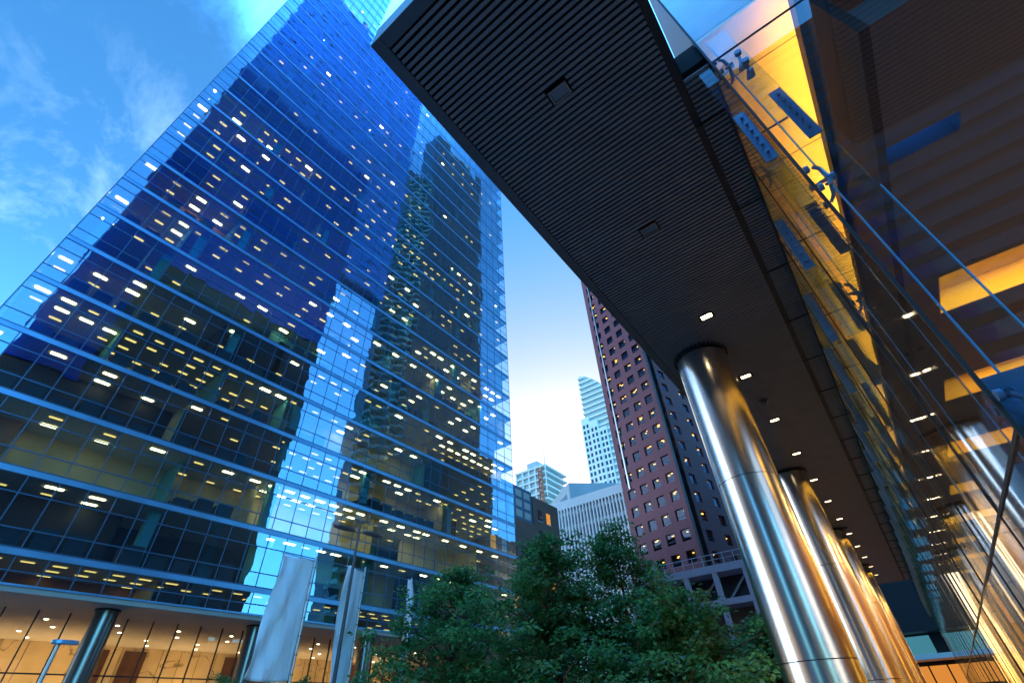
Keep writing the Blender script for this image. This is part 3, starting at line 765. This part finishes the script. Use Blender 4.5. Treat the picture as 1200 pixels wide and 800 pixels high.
for O, U, Nn, cc in ((CRN, UL, NF, cols), (CR2, UR, NR, [2.2, 8.2, 12.4])):
    for z in zs:
        for c in cc:
            q = (P3(O, U, c, Nn, -0.30, z), P3(O, U, c + ww, Nn, -0.30, z), P3(O, U, c + ww, Nn, -0.30, z + wh), P3(O, U, c, Nn, -0.30, z + wh))
            if nwin < 99 and (O is CRN and z < 19 + fl * 20 or (O is CR2 and c < 3)): 
                nwin += 1
                w_ = MB().quad(*q).build('window', M_redwin, red)
                MB().obox(P3(O, U, c + ww / 2, Nn, -0.27, z + 0.62), U * (ww / 2), Nn * 0.03, (0, 0, 0.03)).build('glazing_bar', M_mull, w_)
            else: rest.quad(*q)
            if rr_.random() < 0.72:
                for s_ in range(rr_.choice([1, 1, 2, 3])):
                    tt = c + rr_.uniform(0.25, ww - 0.5); dd = rr_.uniform(-0.75, -0.45)
                    lamps.obox(P3(O, U, tt, Nn, dd, z + wh - rr_.uniform(0.15, 0.6)), U * rr_.uniform(0.14, 0.26), Nn * 0.10, (0, 0, 0.06))
tag(rest.build('window', M_redwin, red), kind='stuff')
tag(lamps.build('office_lamp', M_redlamp, red), kind='stuff')

# ------------------------------------------------------------------ steel terrace in front of the red tower
ter = thing('steel_terrace', 'pinkish steel framed raised terrace with railing in front of the red tower', 'terrace', (-19, 61, 0))
b = MB(); b.box(-27, -10.5, 60, 66, 14.2, 15.0); b.build('top_beam', M_pink, ter)
b = MB(); b.box(-27, -10.5, 60, 66, 10.9, 11.5); b.build('lower_beam', M_pink, ter)
for x in (-26.6, -23.3, -19.9, -16.5, -13.1):
    MB().box(x, x + 0.55, 60.05, 60.6, 11.5, 14.2).build('post', M_pink, ter)
    MB().box(x, x + 0.55, 60.05, 60.6, 0, 10.9).build('post', M_pink, ter)
b = MB()
for x in range(14): b.box(-26.8 + x * 1.2, -26.74 + x * 1.2, 60.1, 60.16, 15.0, 16.1)
b.box(-26.9, -10.6, 60.08, 60.18, 16.1, 16.18); b.box(-26.9, -10.6, 60.1, 60.16, 15.55, 15.6); b.build('railing', M_pink, ter)
b = MB(); b.box(-27, -10.5, 63, 65.9, 11.51, 14.19); b.build('dark_back_wall', M_far, ter)
b = MB()
for x in range(5): b.tube([(-26 + x * 3.3, 62.4, 11.5), (-23.2 + x * 3.3, 62.4, 14.2)], [0.12, 0.12], 6)
b.build('brace', M_pink, ter)
MB().box(-27, -10.5, 63, 65.9, 0, 10.89).build('base_wall', M_brick, ter)

# ------------------------------------------------------------------ middle distance buildings
fin = thing('white_fin_building', 'mid-rise pale building with closely spaced white vertical fins', 'office building', (-56, 118, 0))
b = MB(); b.box(-66.7, -43, 110, 135, 0, 46.4); b.build('wall', M_dglass, fin)
b = MB(); b.box(-66.9, -42.8, 109.2, 135.2, 46.41, 48.7); b.build('parapet', M_finwhite, fin)
for q in range(25):
    x = -66.9 + q * 0.975
    MB().box(x, x + 0.40, 109.2, 109.99, 0, 46.4).build('fin', M_finwhite, fin)
b = MB()
for q in range(12): b.box(-66.9, -42.8, 109.7, 109.97, 4 + q * 3.7, 4.9 + q * 3.7)
b.build('spandrel', M_condo, fin)
b = MB()
for q in range(9):
    for i in range(16):
        if rnd.random() < 0.25: b.box(-66.2 + i * 1.42, -65.6 + i * 1.42, 109.9, 109.96, 5.2 + q * 3.7, 7.2 + q * 3.7)
tag(b.build('lit_window', emitter('cool_lit_window', (0.7, 0.9, 1.0), 0.12), fin), kind='stuff')
gry = thing('grey_slab_building', 'plain grey concrete block with angled roof behind the white finned building', 'building', (-85, 150, 0))
b = MB(); b.prism([(-98, 155), (-78.6, 140), (-60, 158), (-80, 180)], 0, 67.8); b.build('wall', M_conc, gry)
b = MB()
dv = Vector((19.4, -15, 0)).normalized(); nv = Vector((-0.61, -0.79, 0))
for q in range(5): b.obox(Vector((-86.2, 145.9, 62.5)) + dv * (q * 1.5) + nv * 0.05, dv * 0.6, nv * 0.06, (0, 0, 2.3))
b.build('louvre', M_dglass, gry)
b = MB(); b.cyl((-84, 152, 67.8), (-84, 152, 70.5), 4.5, n=20); b.build('roof_drum', M_conc, gry)
ctw = thing('tower_under_construction', 'pale glass tower under construction with orange hoist on its corner', 'tower', (-116, 178, 0))
b = MB(); b.box(-124.5, -110.5, 172, 190, 0, 95.5); b.box(-119.5, -113.5, 174, 186, 95.5, 99.5); b.build('wall', M_condoglass, ctw)
b = MB()
for q in range(30): b.box(-124.9, -107.3, 171.2, 190.2, 3 + q * 3.15, 3.9 + q * 3.15)
b.build('floor_slab', M_condo, ctw)
b = MB()
for x in (-124.8, -121, -117.4, -113.8, -110.6): b.box(x, x + 0.8, 171.3, 172, 0, 95.6)
b.build('column', M_condo, ctw)
b = MB()
for q in range(46): 
    b.box(-111.2, -109.2, 170.6, 171.0, 2 + q * 2, 2.25 + q * 2)
    b.tube([(-111.2, 170.8, 2 + q * 2), (-109.2, 170.8, 4 + q * 2)], [0.15, 0.15], 4)
b.box(-111.3, -111, 170.6, 171, 0, 94); b.box(-109.4, -109.1, 170.6, 171, 0, 94); b.build('hoist_mast', M_orange, ctw)
MB().box(-107.6, -107.2, 171, 171.4, 80, 101).build('jib', M_condo, ctw)

wht = thing('white_curved_tower', 'slim white residential tower with curved sloping crown in the far distance', 'apartment tower', (-100, 228, 0))
def crown(x):  # roof height along the front face
    t = (x + 107.3) / 16.3
    return 171.5 - 14.5 * max(0, t) ** 1.6
b = MB(); prof = [(-107.3 + 16.3 * i / 10) for i in range(11)]
for i in range(10):
    xa, xb = prof[i], prof[i + 1]; za, zb = crown(xa), crown(xb)
    v = [(xa, 221, 0), (xb, 221, 0), (xb, 221, zb), (xa, 221, za), (xa, 240, 0), (xb, 240, 0), (xb, 240, zb), (xa, 240, za)]
    k0 = len(b.v); b.v += v
    for q in ((0, 1, 2, 3), (5, 4, 7, 6), (3, 2, 6, 7), (0, 3, 7, 4), (1, 5, 6, 2)): b.f.append(tuple(k0 + t for t in q)); b.m.append(0)
b.build('glass_wall', M_condoglass, wht)
b = MB()
for q in range(44):
    z = 12 + q * 3.65
    xr = -91.0
    while xr > -107 and crown(xr) < z + 0.9: xr -= 0.5
    b.box(-107.9, xr + 0.3, 220.2, 240.3, z, z + 1.25)
b.build('balcony_slabs', M_condo, wht)
b = MB(); b.box(-109.7, -104.5, 219.6, 238, 0, 140.6); b.box(-104.5, -99.4, 219.2, 238, 0, 137); b.box(-99.4, -94.5, 219.6, 238, 0, 131); b.build('pier', M_condo, wht)
b = MB()
for q in range(36):
    z = 6 + q * 3.65
    for x0, yf in ((-108.9, 219.6), (-106.6, 219.6), (-103.7, 219.2), (-101.3, 219.2), (-98.6, 219.6), (-96.4, 219.6)):
        if z + 2 < (139 if x0 < -105 else 135 if x0 < -100 else 129): b.box(x0, x0 + 1.3, yf - 0.06, yf - 0.002, z, z + 2.2)
tag(b.build('window', M_dglass, wht), kind='stuff')

brn = thing('brown_brick_building', 'brown brick mid-rise along the street with a blue glass corner', 'building', (-52, 76, 0))
b = MB(); b.box(-70, -47, 69.5, 78, 0, 34.2); b.box(-70, -47.01, 56, 69.49, 0, 29); b.build('wall', M_brick, brn)
b = MB(); b.box(-70, -47.2, 56.1, 69.45, 29, 34.9); b.build('blue_glass_corner', principled('muted_blue_glass', (0.07, 0.18, 0.28), 0.2), brn)
nn = 0; b2 = MB()
for q in range(8):
    z = 4.2 + q * 3.7
    for i in range(7):
        y = 57.2 + i * 2.75
        if z > 26 and y < 69: continue
        litw = rnd.random() < 0.25
        w_ = MB().box(-46.99, -46.94, y, y + 1.25, z, z + 2.0).build('window', emitter('warm_lit_window', (1.0, 0.42, 0.08), 0.16) if litw else M_dglass, brn)
        MB().box(-46.99, -46.86, y - 0.1, y + 1.35, z - 0.2, z - 0.01).build('sill', M_conc, w_)
b = MB()
for q in range(3):
    for i in range(5): b.box(-47.19, -47.14, 57 + i * 2.5, 58.8 + i * 2.5, 29.5 + q * 1.8, 30.7 + q * 1.8)
b.build('glazing_panel', M_condoglass, brn)

# far end of the street under the canopy
far = thing('dark_street_building', 'dark building closing the view past the last steel column with lit shopfront', 'building', (10, 80, 0))
b = MB(); b.box(-3.0, 26, 75, 95, 7.9, 60); b.box(-3.0, 26, 78, 95, 0, 7.9); b.build('wall', M_far, far)
MB().box(-3.1, -2.95, 74.9, 75.2, 0.1, 60).build('edge_pier', principled('purple_grey_pier', (0.10, 0.07, 0.12), 0.5), far)
for xa, xb in ((-2.9, 0.3), (1.6, 5.5), (6.2, 10)): MB().box(xa, xb, 77.9, 77.99, 6.0, 7.7).build('lit_window', M_cyan, far)
MB().box(-3.0, 12, 73.5, 77.8, 5.3, 5.75).build('white_canopy_edge', M_white, far)
MB().box(-2.8, 12, 77.85, 77.95, 0.3, 4.9).build('shopfront', M_shop, far)
b = MB()
for q in range(9): b.box(-2.9 + q * 1.7, -2.75 + q * 1.7, 77.6, 77.84, 0.1, 5.0)
b.box(-2.9, 12, 77.6, 77.84, 3.0, 3.2); b.build('shopfront_frame', M_black, far)

# ------------------------------------------------------------------ banners, lamp posts
def banner(label, X, yp, zt, zb, w0, ang, billow, seed):
    r = random.Random(seed)
    t = thing('street_banner', label, 'banner', (X, yp, 0), 'white street banners on poles')
    MB().cyl((X, yp, 0), (X, yp, zt + 0.25), 0.055, 0.045, 14).build('pole', M_polel, t, smooth='angle')
    d = Vector((math.sin(ang), -math.cos(ang), 0)); nrm = Vector((math.cos(ang), math.sin(ang), 0))
    c = MB(); nu, nv_ = 22, 44
    ph = [r.uniform(0, 6) for _ in range(6)]
    for iv in range(nv_ + 1):
        v = iv / nv_; z = zt - (zt - zb) * v
        for iu in range(nu + 1):
            u = iu / nu
            wid = w0 * (1 - 0.05 * math.sin(v * 3) + billow * v ** 2.2 * 0.55)
            s = 0.07 + u * wid
            fold = 0.16 * u * math.sin(5.5 * u + 7 * v + ph[0]) + 0.10 * u * math.sin(11 * u - 8 * v + ph[1]) + 0.05 * math.sin(3 * u * (1 + 2 * v) + 5 * v + ph[2]) * u
            fold += billow * 0.5 * u * v * v + 0.05 * math.sin(16 * (u + 0.9 * v) + ph[3]) * u
            zz = z - 0.12 * math.sin(math.pi * u) * (1 if iv in (0,) else 0.5) * v + 0.05 * u * (1 - v)
            p = Vector((X, yp, zz)) + d * s + nrm * fold
            c.v.append(tuple(p))
    for iv in range(nv_):
        for iu in range(nu):
            k0 = iv * (nu + 1) + iu; c.f.append((k0, k0 + 1, k0 + nu + 2, k0 + nu + 1)); c.m.append(0)
    o = c.build('cloth', M_cloth, t, smooth=True)
    sm = o.modifiers.new('thick', 'SOLIDIFY'); sm.thickness = 0.004
    MB().cyl((X, yp, zt + 0.02), tuple(Vector((X, yp, zt + 0.06)) + d * (w0 + 0.05)), 0.022, n=8).build('arm', M_polel, t, smooth='angle')
    rg = MB()
    for q in range(7): rg.cyl((X, yp, zt - 0.3 - q * 0.7), (X, yp, zt - 0.24 - q * 0.7), 0.07, n=12)
    rg.build('ring', M_steel2, t)
banner('billowing white banner on a pole, leftmost and widest of the banners', -22.0, 13.40, 8.15, 3.45, 1.75, 0.0, 0.45, 3)
banner('narrow white banner hanging straight behind the lamp post', -22.0, 16.35, 8.15, 1.6, 1.25, 0.15, 0.06, 5)
banner('thin white banner seen almost edge-on beside the tree', -22.0, 19.40, 8.05, 1.6, 1.0, 1.02, 0.0, 8)

def lamp_post(label, X, Y, H, s):
    t = thing('street_lamp', label, 'street lamp', (X, Y, 0), 'street lamps')
    MB().cyl((X, Y, 0), (X, Y, H), 0.085 * s + 0.01, 0.06 * s, 16).build('pole', M_pole, t, smooth='angle')
    MB().cyl((X, Y, 0), (X, Y, 0.5), 0.14, 0.12, 16).build('base', M_pole, t, smooth='angle')
    for sg in (-1, 1):
        a_ = MB().tube([(X, Y, H - 0.55 * s), (X + 0.1 * sg, Y + 0.32 * sg * s, H - 0.42 * s), (X + 0.1 * sg, Y + 0.5 * sg * s, H - 0.45 * s)], [0.03, 0.026, 0.02], 8).build('arm', M_pole, t, smooth='angle')
        hd = MB(); cy_ = Y + 0.78 * sg * s; cx_ = X + 0.1 * sg; zc = H - 0.5 * s
        hd.prism([(cx_ + 0.22 * s * math.cos(q * math.pi / 8), cy_ + 0.62 * s * math.sin(q * math.pi / 8)) for q in range(16)], zc, zc + 0.09 * s)
        hd.prism([(cx_ + 0.10 * s * math.cos(q * math.pi / 8), cy_ + 0.36 * s * math.sin(q * math.pi / 8)) for q in range(16)], zc + 0.09 * s, zc + 0.15 * s)
        h_ = hd.build('lamp_head', M_pole, t, bevel=0.01)
        MB().box(cx_ - 0.08 * s, cx_ + 0.08 * s, cy_ - 0.3 * s, cy_ + 0.3 * s, zc - 0.012, zc - 0.001).build('lens', M_downoff, h_)
    MB().cyl((X, Y, H), (X, Y, H + 0.08), 0.11 * s, 0.02, 12).build('finial', M_pole, t)
lamp_post('tall grey lamp post with two flat heads in front of the banners', -20.0, 14.15, 9.75, 1.0)
t = thing('street_lamp', 'short blue grey lamp post with a single head at the lower left', 'street lamp', (-30, 6.92, 0), 'street lamps')
MB().cyl((-30, 6.92, 0), (-30, 6.92, 5.15), 0.09, 0.07, 14).build('pole', M_polel, t, smooth='angle')
b = MB(); b.prism([(-29.9 + 0.22 * math.cos(q * math.pi / 8), 7.1 + 0.5 * math.sin(q * math.pi / 8)) for q in range(16)], 5.15, 5.30); b.build('lamp_head', M_band, t, bevel=0.02)

# ------------------------------------------------------------------ trees
def make_tree(label, cat, name, base, H, rad, zlow, seed, nclus, leaves, leafs=0.205, trunk_r=0.13, lean=(0, 0), group=None, spikes=3):
    r = random.Random(seed)
    t = thing(name, label, cat, base, group)
    X, Y, Z = base
    tr = MB(); lf = MB()
    # trunk with slight bends
    pts = []; rads = []
    nseg = 9; topz = H * 0.93
    for i in range(nseg + 1):
        q = i / nseg
        pts.append(Vector((X + lean[0] * q + 0.10 * math.sin(q * 6 + seed), Y + lean[1] * q + 0.10 * math.cos(q * 5 + seed), Z + topz * q)))
        rads.append(trunk_r * (1 - 0.88 * q) + 0.008)
    for i in range(nseg): tr.cyl(pts[i], pts[i + 1], rads[i], rads[i + 1], 10, False)
    def on_trunk(z):
        q = min(0.999, max(0, (z - Z) / topz)) * nseg; i = int(q); return pts[i].lerp(pts[i + 1], q - i), rads[i]
    clus = []
    nl_ = max(12, nclus // 9)
    for k in range(nl_):
        # each limb leaves the trunk, rises and carries sprays along its outer part
        q = ((k + r.random()) / nl_) ** 1.15
        th = k * 2.4 + r.uniform(-0.5, 0.5)
        ln = rad * max(0.10, (1 - q) ** 0.85) * min(1, 0.62 + 2 * q) * r.choice([0.55, 0.8, 0.95, 1.1, 1.25]) * r.uniform(0.85, 1.1)
        z0_ = Z + zlow + (H - zlow) * q * 0.93
        a_, ra = on_trunk(max(Z + zlow * 0.7, z0_ - ln * 0.25))
        rise = r.uniform(0.0, 0.35)
        tip = Vector((a_.x + ln * math.cos(th), a_.y + ln * math.sin(th), z0_ + ln * rise))
        mid = a_.lerp(tip, 0.5) + Vector((0, 0, 0.10 * ln))
        tr.tube([a_, mid, tip], [min(ra * 0.6, 0.015 + 0.02 * ln), 0.010 + 0.007 * ln, 0.005], 6, )
        nc = max(3, int(nclus / nl_ * (0.5 + ln / rad)))
        for c_ in range(nc):
            f_ = 1 - 0.72 * (c_ + r.random()) / nc
            p = a_.lerp(mid, f_ * 2) if f_ < 0.5 else mid.lerp(tip, f_ * 2 - 1)
            sp_ = 0.16 + 0.22 * ln * (1 - 0.5 * f_)
            p = p + Vector((r.gauss(0, sp_), r.gauss(0, sp_), r.gauss(0, 0.6 * sp_)))
            clus.append((p, th + r.gauss(0, 0.6), (p - Vector((a_.x, a_.y, p.z))).length, q))
    for _ in range(spikes):
        th = r.uniform(0, 6.28); rho = rad * r.uniform(0.05, 0.45); hz = H * r.uniform(0.82, 1.0)
        for s_ in range(6): clus.append((Vector((X + lean[0] + rho * math.cos(th), Y + lean[1] + rho * math.sin(th), Z + hz - s_ * 0.32)), th, 0.3 + 0.06 * s_, 0.97))
    for p, th, rho, q in clus:
        if r.random() < 0.18:
            zb = max(Z + zlow * 0.6, p.z - rho * r.uniform(0.35, 0.8)); a_, ra = on_trunk(zb)
            mid = a_.lerp(p, 0.55) + Vector((r.uniform(-.12, .12), r.uniform(-.12, .12), r.uniform(-0.02, 0.2)))
            tr.tube([a_, mid, p], [min(ra * 0.5, 0.012 + 0.022 * rho), 0.010 + 0.005 * rho, 0.005], 5)
        R_ = r.uniform(0.28, 0.58) * (0.7 if q > 0.95 else 1)
        outv = Vector((math.cos(th), math.sin(th), 0.12))
        nl = int(leaves * 1.35 * r.uniform(0.6, 1.35) * (0.5 if q > 0.95 else 1))
        mi = 1 if r.random() < 0.16 else 0
        for _l in range(nl):
            # flattened spray of leaves reaching outward and drooping
            d = Vector((r.gauss(0, 1), r.gauss(0, 1), r.gauss(0, 0.42))); d = d * (R_ * 0.62)
            c = p + d + outv * r.uniform(-0.1, 0.35) * R_ + Vector((0, 0, -0.18 * d.length))
            n_ = Vector((r.gauss(0, 0.55), r.gauss(0, 0.55), 1)).normalized()
            ax = Vector((d.x + r.gauss(0, .25), d.y + r.gauss(0, .25), r.gauss(-0.15, 0.2)))
            ax = (ax - n_ * ax.dot(n_)); 
            if ax.length < 1e-4: continue
            ax.normalize(); sd_ = n_.cross(ax); L_ = leafs * r.uniform(0.65, 1.25); W_ = L_ * 0.33
            tip = c + ax * L_ - n_ * L_ * 0.15; m1 = c + ax * L_ * 0.45
            k0 = len(lf.v)
            lf.v += [tuple(c), tuple(m1 + sd_ * W_ + n_ * L_ * 0.07), tuple(tip), tuple(m1 - sd_ * W_ + n_ * L_ * 0.07)]
            lf.f += [(k0, k0 + 1, k0 + 2), (k0, k0 + 2, k0 + 3)]; lf.m += [mi, mi]
    tr.build('trunk', M_bark, t, smooth=True)
    lf.build('crown', [M_leaf, M_leaf2], t)
GT_ = 'street trees beside the canopy'
make_tree('leftmost leafy tree, pointed top standing between the edge-on banner and the taller trees', 'tree', 'leafy_tree', (-17.6, 18.6, 0), 8.5, 6.2, 1.0, 21, 330, 46, group=GT_, spikes=3)
make_tree('leafy tree behind, filling the gap before the brown brick building', 'tree', 'leafy_tree', (-16.2, 23.5, 0), 8.2, 6.0, 1.2, 5, 240, 44, group=GT_, spikes=2)
make_tree('tall leafy tree with slender top against the white finned building', 'tree', 'leafy_tree', (-12.6, 19.4, 0), 9.2, 5.4, 1.0, 33, 310, 46, group=GT_, spikes=4)
make_tree('tall leafy tree with visible brown trunk before the red tower', 'tree', 'leafy_tree', (-9.9, 21.6, 0), 9.6, 5.2, 1.0, 47, 290, 44, lean=(-0.4, 0.2), group=GT_, spikes=4)
make_tree('medium leafy tree below the steel terrace', 'tree', 'leafy_tree', (-7.2, 19.6, 0), 5.8, 4.4, 0.9, 58, 250, 46, group=GT_, spikes=3)
make_tree('low bushy tree right beside the nearest steel column', 'tree', 'leafy_tree', (-4.9, 22.5, 0), 4.8, 2.1, 0.9, 64, 170, 46, group=GT_, spikes=1)
GS = 'small planted trees by the tower lobby'
make_tree('small rounded tree before the tower lobby, left of the widest banner', 'tree', 'small_tree', (-33.5, 16.0, 0), 4.9, 1.5, 1.4, 71, 60, 40, leafs=0.16, trunk_r=0.07, group=GS, spikes=0)
make_tree('small rounded tree before the tower lobby, between two banners', 'tree', 'small_tree', (-33.5, 21.3, 0), 4.9, 1.4, 1.4, 72, 60, 40, leafs=0.16, trunk_r=0.07, group=GS, spikes=0)

for o in bpy.data.objects:
    if '_b' in o: del o['_b']
